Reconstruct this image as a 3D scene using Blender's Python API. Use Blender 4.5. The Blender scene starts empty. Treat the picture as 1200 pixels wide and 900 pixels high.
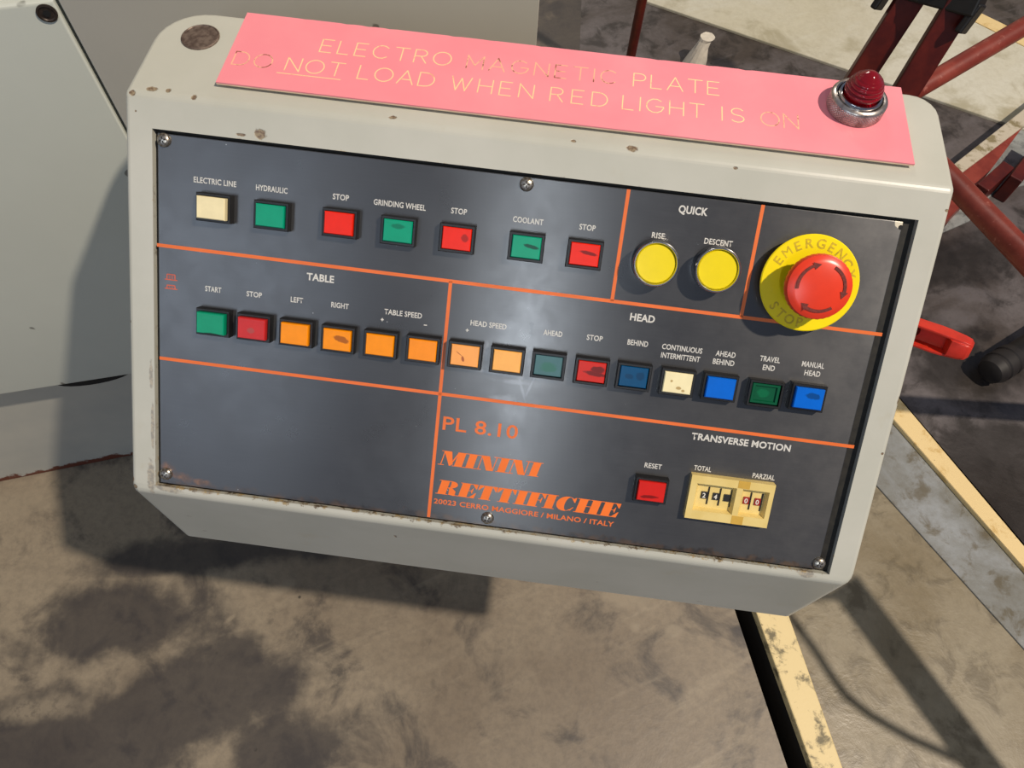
import bpy, bmesh, math, random
from mathutils import Vector, Matrix, noise
random.seed(7)
C = bpy.context.scene.collection
SC = bpy.context.scene

# ------------------------------------------------------------------ camera
FPX = 885.29
PITCH, ROLL = 1.07370, -0.07583
YAW, ELEV = -0.05785, 0.80819          # of the sloping console face
CAM = Vector((0, 0, 1.10))
_f = Vector((0, math.cos(PITCH), -math.sin(PITCH)))
_d = Vector((0, -math.sin(PITCH), -math.cos(PITCH)))
_x = Vector((1, 0, 0))
_c, _s = math.cos(ROLL), math.sin(ROLL)
RX = _c*_x + _s*_d
RD = -_s*_x + _c*_d
cam = bpy.data.cameras.new('camera'); cam.sensor_fit = 'HORIZONTAL'; cam.sensor_width = 36
cam.lens = FPX/1200*36; cam.clip_start = 0.02; cam.clip_end = 60
co = bpy.data.objects.new('camera', cam); C.objects.link(co)
mw = Matrix((RX, -RD, -_f)).transposed().to_4x4(); mw.translation = CAM
co.matrix_world = mw
SC.camera = co

# ------------------------------------------------------------------ light and exposure
SC.view_settings.view_transform = 'Standard'; SC.view_settings.look = 'None'
SC.view_settings.gamma = 1; SC.view_settings.use_curve_mapping = False
SC.view_settings.exposure = 0.0
W = bpy.data.worlds.new('world'); SC.world = W; W.use_nodes = True
W.node_tree.nodes['Background'].inputs[0].default_value = (0.62, 0.72, 1.0, 1)
W.node_tree.nodes['Background'].inputs[1].default_value = 0.19

def lamp(kind, loc, energy, color, size, target=None, size_y=None):
    l = bpy.data.lights.new('hall_light', kind); l.energy = energy; l.color = color
    if kind == 'POINT': l.shadow_soft_size = size
    else:
        l.shape = 'RECTANGLE'; l.size = size; l.size_y = size_y or size
    o = bpy.data.objects.new('hall_light', l); C.objects.link(o); o.location = loc
    if target is not None:
        o.rotation_euler = (Vector(target)-Vector(loc)).to_track_quat('-Z', 'Y').to_euler()
    return o
lamp('POINT', (2.493, -0.574, 4.932), 1060, (1.0, 0.87, 0.72), 0.07)         # warm high-bay lamp
lamp('AREA', (-1.2, 5.1, 3.9), 60, (1.0, 0.93, 0.82), 1.2, (0, 0.5, 0.5))      # far row of lamps
lamp('AREA', (-0.35, -4.0, 3.75), 31, (0.84, 0.92, 1.0), 0.24, (0, 0.3, 0.7), 1.5)   # tall window behind
lamp('AREA', (-2.6, -3.6, 3.6), 26, (0.72, 0.84, 1.0), 1.8, (0, 0.3, 0.7), 1.8)   # wider window further left

# ------------------------------------------------------------------ measuring helpers
def ray(x, y):
    v = RX*((x-600)/FPX) + RD*((y-450)/FPX) + _f
    return v.normalized()
def hit(x, y, P, n):
    d = ray(x, y); return CAM + d*((P-CAM).dot(n)/d.dot(n))
UP = Vector((0, 0, 1))
def fl(x, y, z=0.0): return hit(x, y, Vector((0, 0, z)), UP)
H_ = Vector((math.cos(YAW), math.sin(YAW), 0))
B_ = Vector((math.sin(YAW), -math.cos(YAW), 0))          # towards the operator
N_ = B_*math.cos(ELEV) + UP*math.sin(ELEV)
DN = -N_.cross(H_)
if DN.z > 0: DN = -DN
O_ = Vector((-0.22894, 0.34030, 0.76083))
def frame(o, x, y, z):
    m = Matrix((x, y, z)).transposed().to_4x4(); m.translation = o; return m
MP = frame(O_, H_, -DN, N_)                              # panel frame: x right, y up the slope, z out
MPI = MP.inverted()
def pl(x, y, z=-0.001):
    q = MPI @ hit(x, y, O_+N_*z, N_); return Vector((q.x, q.y, z))
FB = O_ + H_*(-0.0185) + DN*0.2400                       # lower left corner of the sloping face
BW, FLEN = 0.4975, 0.2610
BK, BU = FLEN*math.sin(ELEV), FLEN*math.cos(ELEV)
MB_ = frame(FB, H_, -B_, UP)                             # box frame: x right, y back, z up
MBI = MB_.inverted()
def top(x, y, dz=0.0):
    q = MBI @ hit(x, y, FB+UP*(BU+dz), UP); return Vector((q.x, q.y, BU+dz))

# ------------------------------------------------------------------ object helpers
def lin(r, g, b):
    f = lambda c: (c/255/12.92) if c/255 <= 0.04045 else ((c/255+0.055)/1.055)**2.4
    return (f(r), f(g), f(b), 1)
def obj(name, bm_or_me, mats, parent=None, M=None, smooth=None, label=None):
    if isinstance(bm_or_me, bmesh.types.BMesh):
        bmesh.ops.recalc_face_normals(bm_or_me, faces=bm_or_me.faces)
        me = bpy.data.meshes.new(name); bm_or_me.to_mesh(me); bm_or_me.free()
        if smooth:
            for p in me.polygons: p.use_smooth = True
            me.set_sharp_from_angle(angle=math.radians(smooth))
    else: me = bm_or_me
    for m in (mats if isinstance(mats, (list, tuple)) else [mats]):
        if m and len(me.materials) < 8 and m.name not in [k.name for k in me.materials if k]: me.materials.append(m)
    o = bpy.data.objects.new(name, me); C.objects.link(o)
    if parent is not None: o.parent = parent
    if M is not None:
        # parents' world transform is known without a depsgraph because every parent stores it
        pw = WORLD.get(parent.name, Matrix.Identity(4)) if parent is not None else Matrix.Identity(4)
        o.matrix_local = pw.inverted() @ M
        WORLD[o.name] = M
    else:
        WORLD[o.name] = WORLD.get(parent.name, Matrix.Identity(4)) if parent is not None else Matrix.Identity(4)
    if label: o['label'] = label
    return o
WORLD = {}
def thing(name, label, cat, loc=(0, 0, 0), group=None):
    o = bpy.data.objects.new(name, None); C.objects.link(o); o.location = loc
    o.empty_display_size = 0.05
    o['label'] = label; o['category'] = cat
    if group: o['group'] = group
    WORLD[o.name] = Matrix.Translation(loc); return o
def tag(o, label, cat, group=None):
    o['label'] = label; o['category'] = cat
    if group: o['group'] = group
    return o
def struct(name, bm, m, **k):
    o = obj(name, bm, m, M=Matrix.Identity(4), **k); o['kind'] = 'structure'; return o

def box(bm, x0, x1, y0, y1, z0, z1, bev=0.0, seg=2):
    vs = [bm.verts.new((x, y, z)) for x in (x0, x1) for y in (y0, y1) for z in (z0, z1)]
    F = [(0, 1, 3, 2), (4, 6, 7, 5), (0, 4, 5, 1), (2, 3, 7, 6), (0, 2, 6, 4), (1, 5, 7, 3)]
    fs = [bm.faces.new([vs[i] for i in f]) for f in F]
    if bev > 0:
        es = list({e for f in fs for e in f.edges})
        bmesh.ops.bevel(bm, geom=es, offset=bev, segments=seg, affect='EDGES', profile=0.5)
    return vs
def lathe(bm, prof, n=40, cx=0, cy=0, cap=True):
    rings = []
    for r, z in prof:
        if r < 1e-6: rings.append([bm.verts.new((cx, cy, z))])
        else: rings.append([bm.verts.new((cx+r*math.cos(2*math.pi*i/n), cy+r*math.sin(2*math.pi*i/n), z)) for i in range(n)])
    for a, b in zip(rings, rings[1:]):
        for i in range(n):
            j = (i+1) % n
            if len(a) == 1 and len(b) == 1: continue
            if len(a) == 1: bm.faces.new((a[0], b[i], b[j]))
            elif len(b) == 1: bm.faces.new((a[i], b[0], a[j]))
            else: bm.faces.new((a[i], b[i], b[j], a[j]))
    if cap and len(rings[0]) > 1: bm.faces.new(rings[0][::-1])
    if cap and len(rings[-1]) > 1: bm.faces.new(rings[-1])
def prism(bm, pts, z0, z1, bev=0):
    a = [bm.verts.new((p[0], p[1], z0)) for p in pts]; b = [bm.verts.new((p[0], p[1], z1)) for p in pts]
    n = len(pts); fs = [bm.faces.new(a[::-1]), bm.faces.new(b)]
    for i in range(n): fs.append(bm.faces.new((a[i], a[(i+1) % n], b[(i+1) % n], b[i])))
    if bev: bmesh.ops.bevel(bm, geom=list(fs[1].edges), offset=bev, segments=2, affect='EDGES', profile=0.5)
def tube(bm, pts, r, n=14, cap=True, sy=1.0):
    pts = [Vector(p) for p in pts]; rings = []
    for i, p in enumerate(pts):
        t = (pts[min(i+1, len(pts)-1)]-pts[max(i-1, 0)]).normalized()
        a = t.cross(UP); a = a.normalized() if a.length > 1e-3 else Vector((1, 0, 0))
        b = a.cross(t).normalized()
        rr = r[i] if isinstance(r, (list, tuple)) else r
        rings.append([bm.verts.new(p+a*rr*math.cos(2*math.pi*k/n)+b*rr*sy*math.sin(2*math.pi*k/n)) for k in range(n)])
    for A, B in zip(rings, rings[1:]):
        for i in range(n): bm.faces.new((A[i], A[(i+1) % n], B[(i+1) % n], B[i]))
    if cap: bm.faces.new(rings[0][::-1]); bm.faces.new(rings[-1])
def bar(bm, a, b, side, w, t, bev=0.002):
    a, b = Vector(a), Vector(b); d = (b-a).normalized(); s = (side-d*side.dot(d)).normalized(); u = d.cross(s)
    vs = []
    for p in (a, b):
        for i, j in ((-1, -1), (1, -1), (1, 1), (-1, 1)): vs.append(bm.verts.new(p+s*w/2*i+u*t/2*j))
    fs = [bm.faces.new(vs[0:4][::-1]), bm.faces.new(vs[4:8])]
    for i in range(4):
        j = (i+1) % 4; fs.append(bm.faces.new((vs[i], vs[j], vs[4+j], vs[4+i])))
    if bev: bmesh.ops.bevel(bm, geom=list({e for f in fs for e in f.edges}), offset=bev, segments=2, affect='EDGES', profile=0.5)

# ------------------------------------------------------------------ material helpers
class G:
    def __init__(s, name):
        s.m = bpy.data.materials.new(name); s.m.use_nodes = True; s.t = s.m.node_tree
        s.b = s.t.nodes['Principled BSDF']; s._co = {}
    def n(s, typ, **k):
        nd = s.t.nodes.new('ShaderNode'+typ)
        for a, v in k.items():
            if hasattr(nd, a): setattr(nd, a, v)
            else: s.set(nd.inputs[a.replace('_', ' ')], v)
        return nd
    def set(s, inp, v):
        if isinstance(v, bpy.types.NodeSocket): s.t.links.new(v, inp)
        else: inp.default_value = v
    def co(s, kind='Object'):
        if kind not in s._co: s._co[kind] = s.t.nodes.new('ShaderNodeTexCoord').outputs[kind]
        return s._co[kind]
    def noise(s, scale, detail=4, rough=0.55, co=None, dist=0.0, stretch=None):
        co = co or s.co()
        if stretch:
            mp = s.n('Mapping'); s.set(mp.inputs['Vector'], co); mp.inputs['Scale'].default_value = stretch; co = mp.outputs[0]
        nd = s.n('TexNoise'); s.set(nd.inputs['Vector'], co)
        nd.inputs['Scale'].default_value = scale; nd.inputs['Detail'].default_value = detail
        nd.inputs['Roughness'].default_value = rough; nd.inputs['Distortion'].default_value = dist
        return nd.outputs[0]
    def ramp(s, v, a, b, lo=0.0, hi=1.0):
        nd = s.n('MapRange'); nd.interpolation_type = 'SMOOTHSTEP'
        s.set(nd.inputs[0], v); nd.inputs[1].default_value = a; nd.inputs[2].default_value = b
        nd.inputs[3].default_value = lo; nd.inputs[4].default_value = hi
        return nd.outputs[0]
    def math(s, op, a, b=0.0):
        nd = s.n('Math'); nd.operation = op; s.set(nd.inputs[0], a); s.set(nd.inputs[1], b); return nd.outputs[0]
    def vmath(s, op, a, b=None):
        nd = s.n('VectorMath'); nd.operation = op; s.set(nd.inputs[0], a)
        if b is not None: s.set(nd.inputs[1], b)
        return nd.outputs['Value'] if op in ('LENGTH', 'DISTANCE', 'DOT_PRODUCT') else nd.outputs[0]
    def mix(s, f, a, b):
        nd = s.n('Mix'); nd.data_type = 'RGBA'; s.set(nd.inputs[0], f); s.set(nd.inputs[6], a); s.set(nd.inputs[7], b); return nd.outputs[2]
    def spots(s, spots, soft=0.25, amp=0.5, nscale=200, co=None, det=3):
        """spots: (centre, (rx, ry, rz)[, angle]) ellipses with ragged edges -> 0..1 mask"""
        co = co or s.co(); nz = s.math('MULTIPLY', s.math('SUBTRACT', s.noise(nscale, det, 0.6, co), 0.5), amp*2); acc = None
        for sp in spots:
            v = s.vmath('SUBTRACT', co, tuple(sp[0]))
            if len(sp) > 2:
                r = s.n('VectorRotate'); r.rotation_type = 'Z_AXIS'; s.set(r.inputs['Vector'], v); r.inputs['Angle'].default_value = -sp[2]; v = r.outputs[0]
            v = s.vmath('MULTIPLY', v, tuple(1/q for q in sp[1]))
            d = s.math('ADD', s.vmath('LENGTH', v), nz)
            m = s.ramp(d, 1.0, 1.0-soft, 0, 1)
            acc = m if acc is None else s.math('MAXIMUM', acc, m)
        return acc
    def bump(s, h, strength=0.3, dist=0.001, prev=None):
        nd = s.n('Bump'); nd.inputs['Strength'].default_value = strength; nd.inputs['Distance'].default_value = dist
        s.set(nd.inputs['Height'], h)
        if prev is not None: s.set(nd.inputs['Normal'], prev)
        return nd.outputs[0]
    def out(s, color=None, rough=None, metal=None, normal=None, **k):
        if color is not None: s.set(s.b.inputs['Base Color'], color)
        if rough is not None: s.set(s.b.inputs['Roughness'], rough)
        if metal is not None: s.set(s.b.inputs['Metallic'], metal)
        if normal is not None: s.set(s.b.inputs['Normal'], normal)
        for a, v in k.items(): s.set(s.b.inputs[a.replace('_', ' ')], v)
        return s.m
def plain(name, c, rough=0.5, metal=0.0, var=0.12, scale=60, bump=0.0, **k):
    g = G(name); nz = g.noise(scale, 5, 0.6)
    dark = tuple(x*(1-var) for x in c[:3])+(1,); lt = tuple(min(1, x*(1+var)) for x in c[:3])+(1,)
    col = g.mix(g.ramp(nz, 0.3, 0.7), dark, lt)
    nrm = g.bump(nz, bump, 0.001) if bump else None
    return g.out(col, rough, metal, nrm, **k)

# =================================================================== SETTING
def floor_material(name, base, dark, light, stains=(), pale=(), rough=0.5, scale=2.2, amp=0.55, specks=True, ang=0.5):
    g = G(name); co = g.co()
    n1 = g.noise(scale, 7, 0.62, dist=0.6); n2 = g.noise(scale*4.5, 6, 0.65, dist=0.4); n3 = g.noise(90, 4, 0.7)
    rt = g.n('VectorRotate'); rt.rotation_type = 'Z_AXIS'; g.set(rt.inputs['Vector'], co); rt.inputs['Angle'].default_value = -ang
    st = g.noise(7, 6, 0.6, co=rt.outputs[0], stretch=(0.6, 4.0, 1))
    c = g.mix(g.ramp(n1, 0.35, 0.68), base, light)
    c = g.mix(g.math('MULTIPLY', g.ramp(n2, 0.49, 0.66), 0.75), c, dark)
    c = g.mix(g.math('MULTIPLY', g.ramp(st, 0.54, 0.70), 0.55), c, light)
    if stains:
        sp = g.spots(stains, 0.5, amp*2.2, 7, det=8)
        c = g.mix(g.math('MULTIPLY', sp, g.ramp(n2, 0.25, 0.6, 0.97, 0.78)), c, dark)
    if pale:
        sp = g.spots(pale, 0.7, 0.6, 25)
        c = g.mix(g.math('MULTIPLY', sp, g.ramp(n3, 0.3, 0.6, 0.3, 0.85)), c, light)
    if specks:
        sk = g.n('TexVoronoi'); g.set(sk.inputs['Vector'], co); sk.inputs['Scale'].default_value = 26
        msk = g.math('MULTIPLY', g.ramp(sk.outputs['Distance'], 0.09, 0.05), g.ramp(g.noise(9, 2, 0.5), 0.55, 0.62))
        c = g.mix(g.math('MULTIPLY', msk, 0.8), c, (0.012, 0.011, 0.010, 1))
    c = g.mix(g.math('MULTIPLY', g.ramp(n3, 0.35, 0.7), 0.22), c, dark)
    nrm = g.bump(n2, 0.25, 0.004); nrm = g.bump(n3, 0.12, 0.001, nrm)
    return g.out(c, g.ramp(n1, 0.3, 0.7, rough-0.08, rough+0.12), 0.0, nrm)

def F3(x, y, r1, r2, a=0.0):
    p = fl(x, y); return ((p.x, p.y, 0), (r1, r2, 1), a)
M_floor = floor_material('oily_concrete', lin(120, 107, 90), lin(52, 48, 48), lin(150, 137, 116),
    stains=[F3(150, 730, .20, .07, .3), F3(230, 830, .22, .10, .2), F3(120, 880, .16, .07, .1),
            F3(260, 650, .20, .04, .15), F3(30, 860, .12, .08, .3), F3(320, 870, .12, .07, .1), F3(870, 740, .03, .012, 0),
            F3(700, 40, .30, .16, -.3), F3(860, 90, .34, .16, -.5), F3(1090, 170, .20, .12, -.4), F3(770, 60, .2, .12, 0)],
    pale=[F3(330, 690, .03, .012, .6), F3(735, 700, .05, .02, 0), F3(270, 725, .012, .004, .8), F3(790, 740, .02, .012, .2),
          F3(745, 735, .012, .012, 0), F3(30, 590, .08, .03, .3), F3(45, 830, .07, .025, .2)])
M_dark = floor_material('oily_dark_concrete', lin(70, 62, 56), lin(34, 29, 24), lin(104, 98, 98),
    stains=[F3(1190, 540, .16, .10, 0), F3(1130, 420, .10, .14, .5), F3(1100, 300, .16, .10, .3), F3(1180, 600, .10, .10, 0)],
    pale=[F3(1140, 345, .05, .03, 0), F3(1120, 375, .05, .03, .3), F3(1175, 250, .03, .05, 0)], rough=0.36, scale=4)
M_pale = floor_material('pale_painted_concrete', lin(196, 190, 166), lin(158, 150, 122), lin(206, 204, 190), rough=0.6, scale=1.6, specks=False)
M_tan = floor_material('worn_tan_sheet', lin(124, 112, 88), lin(92, 82, 62), lin(140, 130, 108), rough=0.4, scale=5, specks=False, ang=2.1)
M_grey = floor_material('scuffed_grey_sheet', lin(126, 126, 120), lin(94, 84, 62), lin(146, 150, 152), rough=0.27, scale=7, specks=True, ang=2.1)

def cream_paint(name, base, dirt, amount=0.55):
    g = G(name); n = g.noise(30, 7, 0.7, dist=0.3); n2 = g.noise(160, 4, 0.7)
    c = g.mix(g.ramp(n, amount, amount+0.14), base, dirt); c = g.mix(g.ramp(n2, 0.66, 0.72), c, lin(70, 55, 35))
    return g.out(c, 0.55, 0.0, g.bump(n2, 0.2, 0.001))
M_yel = cream_paint('worn_cream_yellow_paint', lin(226, 200, 144), lin(200, 166, 100), 0.52)
M_cre = cream_paint('smudged_cream_paint', lin(224, 202, 148), lin(112, 102, 74), 0.5)
M_pit = plain('pit_black', lin(24, 20, 14), 0.8, var=0.4, scale=20)

def ext(p, q, u0, u1):                      # points on line p->q beyond its ends, in metres
    d = (q-p).normalized(); return p-d*u0, q+d*u1
Z_S = 0.012                                 # top of the painted angle strips
# groove and cream strip right below the console
gA, gB = ext(fl(861, 715), fl(923, 900), .95, .6)
sA, sB = ext(fl(887, 720, Z_S), fl(952, 900, Z_S), .95, .6)
tA, tB = ext(fl(925, 722, Z_S), fl(988, 900, Z_S), .95, .6)
# sheet joint and yellow strip
jA, jB = ext(fl(1045, 590), fl(1200, 762), .55, .9)
yA, yB = ext(fl(1055, 500, Z_S), fl(1200, 665, Z_S), .55, .9)
zA, zB = ext(fl(1057, 470, Z_S), fl(1200, 640, Z_S), .55, .9)
bm = bmesh.new(); box(bm, -3.5, 4.5, -1.6, 5.5, -0.17, -0.125); struct('floor', bm, M_pit)
bm = bmesh.new(); prism(bm, [(-3.5, -1.6), (gB.x, gB.y), (gA.x, gA.y), (gA.x, 5.5), (-3.5, 5.5)], -0.12, 0.0); struct('floor_slab', bm, M_floor)
bm = bmesh.new()   # dark oily part of the hall floor right of the strips
prism(bm, [(gA.x, 5.5), (gA.x, gA.y), (zA.x, zA.y), (zB.x, zB.y), (4.5, zB.y-.3), (4.5, 5.5)], -0.12, 0.0)
struct('floor_oily', bm, M_dark)
bm = bmesh.new(); prism(bm, [(tA.x, tA.y), (tB.x, tB.y), (jB.x, jB.y), (jA.x, jA.y)], -0.125, 0.0); struct('floor_sheet_tan', bm, M_tan)
bm = bmesh.new(); prism(bm, [(jA.x, jA.y), (jB.x, jB.y), (yB.x, yB.y), (yA.x, yA.y)], -0.125, 0.003, 0.001); struct('floor_sheet_grey', bm, M_grey)
bm = bmesh.new(); prism(bm, [(sA.x, sA.y), (sB.x, sB.y), (tB.x, tB.y), (tA.x, tA.y)], -0.004, Z_S, 0.002); struct('trim_1', bm, M_cre)
bm = bmesh.new(); prism(bm, [(sA.x, sA.y), (sB.x, sB.y), (tB.x, tB.y), (tA.x, tA.y)], -0.125, -0.004); struct('trim_4', bm, M_pit)  # lower wall of the strip coloured black to paint in the groove's shade
bm = bmesh.new(); prism(bm, [(yA.x, yA.y), (yB.x, yB.y), (zB.x, zB.y), (zA.x, zA.y)], -0.125, Z_S, 0.002); struct('trim_2', bm, M_yel)
bm = bmesh.new(); box(bm, -3.5, 4.5, 5.5, 5.6, -0.17, 3.4); struct('wall_back', bm, plain('hall_wall_paint', lin(176, 172, 160), .7, scale=3))
# pale painted slab across the top of the view, with its cream edge line
a, b = fl(757, 4), fl(1163, 142)
a0, b0 = ext(a, b, .12, .75)
c1, c2 = ext(fl(1128, 22), fl(1200, 58), 1.3, .6)
d1, d2 = ext(fl(1130, 10), fl(1200, 44), 1.3, .6)
bm = bmesh.new(); prism(bm, [(a0.x, a0.y), (b0.x, b0.y), (c2.x, c2.y), (c1.x, c1.y)], -0.01, 0.006, 0.002); struct('floor_pale_lane', bm, M_pale)
bm = bmesh.new(); prism(bm, [(c1.x, c1.y), (c2.x, c2.y), (d2.x, d2.y), (d1.x, d1.y)], -0.01, 0.007); struct('trim_3', bm, M_yel)

# =================================================================== GRINDING MACHINE (left)
def machine_paint(name, base, top_dirt=False):
    g = G(name); n = g.noise(3, 5, 0.6); n2 = g.noise(120, 3, 0.6)
    c = g.mix(g.ramp(n, 0.3, 0.7), tuple(x*0.93 for x in base[:3])+(1,), base)
    pits = g.math('MULTIPLY', g.ramp(g.noise(45, 2, 0.5), 0.74, 0.77), 0.7)
    c = g.mix(pits, c, lin(70, 66, 58))
    return g.out(c, 0.38, 0.0, g.bump(n2, 0.06, 0.0005))
M_m1 = machine_paint('machine_grey_green_paint', lin(196, 200, 190))
M_m2 = machine_paint('machine_grey_paint', lin(180, 177, 166))
g = G('machine_plinth_paint')
n = g.noise(5, 4, 0.6)
c = g.mix(g.ramp(n, .3, .7), lin(168, 168, 160), lin(184, 182, 170))
sz = g.n('SeparateXYZ'); g.set(sz.inputs[0], g.co())
rust = g.math('ADD', sz.outputs['Z'], g.math('MULTIPLY', g.math('SUBTRACT', g.noise(45, 4, .7), .5), 0.045))
c = g.mix(g.ramp(rust, 0.016, 0.010), c, lin(98, 48, 32))
M_m3 = g.out(c, 0.5, 0.0)
M_black = plain('black_recess', (0.006, 0.006, 0.006, 1), 0.8)
M_bolt = plain('dark_bolt', lin(62, 52, 46), 0.45, 0.5, 0.3, 300)

pA, pB = fl(0, 565), fl(150, 535)
mdir = (pB-pA).normalized(); mn = Vector((mdir.y, -mdir.x, 0))
MM = frame(pA, mdir, -mn, UP)              # machine frame: x along, y into the machine, z up
MMI = MM.inverted()
OFF = 0.03
def mc(x, y, off=OFF): return MMI @ hit(x, y, pA+mn*off, mn)
gm = thing('grinding_machine', 'large grey green painted machine body standing on a rusty edged plinth left of the console', 'machine', pA)
zj = mc(65, 0).z; xj = mc(65, 0).x
zb0, zb1 = mc(0, 463), mc(147, 440)
sl = (zb1.z-zb0.z)/(zb1.x-zb0.x)
def zb(x): return zb0.z + sl*(x-zb0.x)
xe = mc(631, 27).x
def slab(name, poly, y0, y1, m, bev=0.002):
    bm = bmesh.new(); a = [bm.verts.new((p[0], y0, p[1])) for p in poly]; b = [bm.verts.new((p[0], y1, p[1])) for p in poly]
    k = len(poly); f0 = bm.faces.new(a); bm.faces.new(b[::-1])
    for i in range(k): bm.faces.new((a[i], b[i], b[(i+1) % k], a[(i+1) % k]))
    bmesh.ops.bevel(bm, geom=list(f0.edges), offset=bev, segments=3, affect='EDGES', profile=0.5)
    return obj(name, bm, m, gm, MM, smooth=40)
gap = 0.0011
zt0 = mc(0, 8).z
cov = slab('cover_panel', [(-1.2, zb(-1.2)), (xj-gap, zb(xj)), (xj-gap, zj), (-1.2, zj)], -OFF, -OFF+.02, M_m1, 0.003)
slab('body_panel', [(xj+gap, zb(xj)-.0), (xe, zb(xj)), (xe, 1.02), (xj+gap, 1.02)], -OFF, -OFF+.02, M_m2, 0.002)
bm = bmesh.new(); box(bm, -1.2, xe-.004, -OFF+.021, .55, zb(-.3)-.035, 1.01, .004); obj('body', bm, M_m2, gm, MM)
bm = bmesh.new(); box(bm, -1.2, xe-.03, 0.0, .50, 0.0, zb(-.3)-.030, .003); obj('plinth', bm, M_m3, gm, MM)
q = mc(113, 447, .002)
bm = bmesh.new(); prof = [(math.cos(t)*.045+q.x, q.z+.010-math.sin(t)*.017) for t in [math.pi*i/12 for i in range(13)]]
a_ = [bm.verts.new((x, -.0012, z)) for x, z in prof]; bm.faces.new(a_)
obj('drain_slot', bm, M_black, gm, MM)
q = mc(55, 15, OFF)
bm = bmesh.new(); lathe(bm, [(.0068, 0), (.0068, .0010), (.0055, .0013), (.0048, .0005)], 28); 
bs = obj('socket_screw', bm, M_bolt, gm, MM @ Matrix.Translation((q.x, -OFF, q.z)) @ Matrix.Rotation(math.pi/2, 4, 'X'), smooth=30)
bm = bmesh.new(); lathe(bm, [(.0028, .0006), (.0028, .0011)], 6); obj('hex_socket', bm, M_black, bs, WORLD[bs.name])

# =================================================================== CONSOLE
con = thing('control_console', 'grey metal operator console with sloping dark button panel and pink warning plate on top', 'control panel', (0.0, 0.42, 0.0))

# --- paint of the housing with its chips (object coordinates = panel frame)
def P3(x, y, r1, r2=None, a=0.0, z=-0.001):
    p = MPI @ hit(x, y, O_, N_); return ((p.x, p.y, 0), (r1, r2 or r1, .03), a)
def T3(x, y, r1, r2=None):
    w = hit(x, y, FB+UP*BU, UP); p = MPI @ w; return (tuple(p), (r1, r2 or r1, r1))
def V3(x, y, r1, r2):
    w = hit(x, y, FB, B_); p = MPI @ w; return (tuple(p), (r1, r2, r2))
g = G('console_grey_paint')
n1 = g.noise(9, 5, 0.6); n2 = g.noise(420, 3, 0.6); n3 = g.noise(30, 5, .65)
c = g.mix(g.ramp(n1, 0.3, 0.7), lin(184, 184, 171), lin(195, 194, 182))
c = g.mix(g.math('MULTIPLY', g.ramp(n3, .6, .75), .25), c, lin(178, 168, 140))
chips = g.spots([T3(154, 108, .0026, .0022), T3(178, 104, .004, .0018), T3(197, 106, .0020), P3(226, 114, .0021), P3(159, 130, .0007),
    P3(305, 157, .0042, .0036), P3(283, 158, .0035, .001), P3(459, 137, .003, .0012), P3(741, 174, .0036, .0022), P3(672, 165, .002, .001),
    P3(152, 523, .0014, .0012), P3(152, 377, .001), P3(1111, 247, .0022, .001), P3(1107, 335, .0012, .003), P3(158, 570, .002),
    T3(1049, 191, .002, .001), P3(862, 197, .0015, .001), P3(1055, 470, .0018, .004), P3(456, 645, .0018, .003), P3(1034, 532, .001)], .35, .45, 420)
strip = g.spots([P3(177, 560, .003, .016), P3(196, 572, .012, .0035, -.12), P3(179, 500, .0015, .02), P3(177, 440, .0015, .012), P3(945, 672, .007, .004),
    T3(262, 16, .018, .002), P3(240, 577, .008, .0012), V3(700, 682, .0015, .001), V3(240, 622, .002, .001), V3(820, 705, .003, .001), V3(222, 605, .003, .001)], .4, .6, 300)
c = g.mix(chips, c, g.mix(g.ramp(g.noise(500, 3), .4, .6), lin(150, 134, 108), lin(112, 92, 74)))
c = g.mix(strip, c, g.mix(g.ramp(g.noise(350, 3), .4, .6), lin(150, 146, 136), lin(176, 168, 150)))
rustm = g.spots([P3(154, 562, .002, .003)], .6, .6, 300)
c = g.mix(rustm, c, lin(140, 96, 52))
# grime line around the cut-out
cs = g.n('SeparateXYZ'); g.set(cs.inputs[0], g.co())
PLW, PLH = 0.460, 0.2331
inx = g.math('SUBTRACT', g.math('ABSOLUTE', g.math('SUBTRACT', cs.outputs['X'], PLW/2)), PLW/2)
iny = g.math('SUBTRACT', g.math('ABSOLUTE', g.math('ADD', cs.outputs['Y'], PLH/2)), PLH/2)
dd = g.math('MAXIMUM', inx, iny)
low = g.ramp(cs.outputs['Y'], -.19, -.235, .35, 1.0)
ed = g.math('SUBTRACT', dd, g.math('MULTIPLY', g.math('MULTIPLY', g.ramp(g.noise(160, 5, .75), .45, .75), low), 0.0042))
c = g.mix(g.math('MULTIPLY', g.ramp(ed, 0.0012, -0.0003), .9), c, g.mix(g.ramp(g.noise(90, 3), .4, .6), lin(176, 150, 100), lin(92, 74, 52)))
nrm = g.bump(n2, 0.08, 0.0004); nrm = g.bump(g.math('MULTIPLY', chips, -1.0), 0.6, 0.0006, nrm)
M_house = g.out(c, 0.36, 0.0, nrm)
M_gap = plain('grimy_gap', lin(26, 24, 18), 0.7, var=0.5, scale=200)
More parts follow.
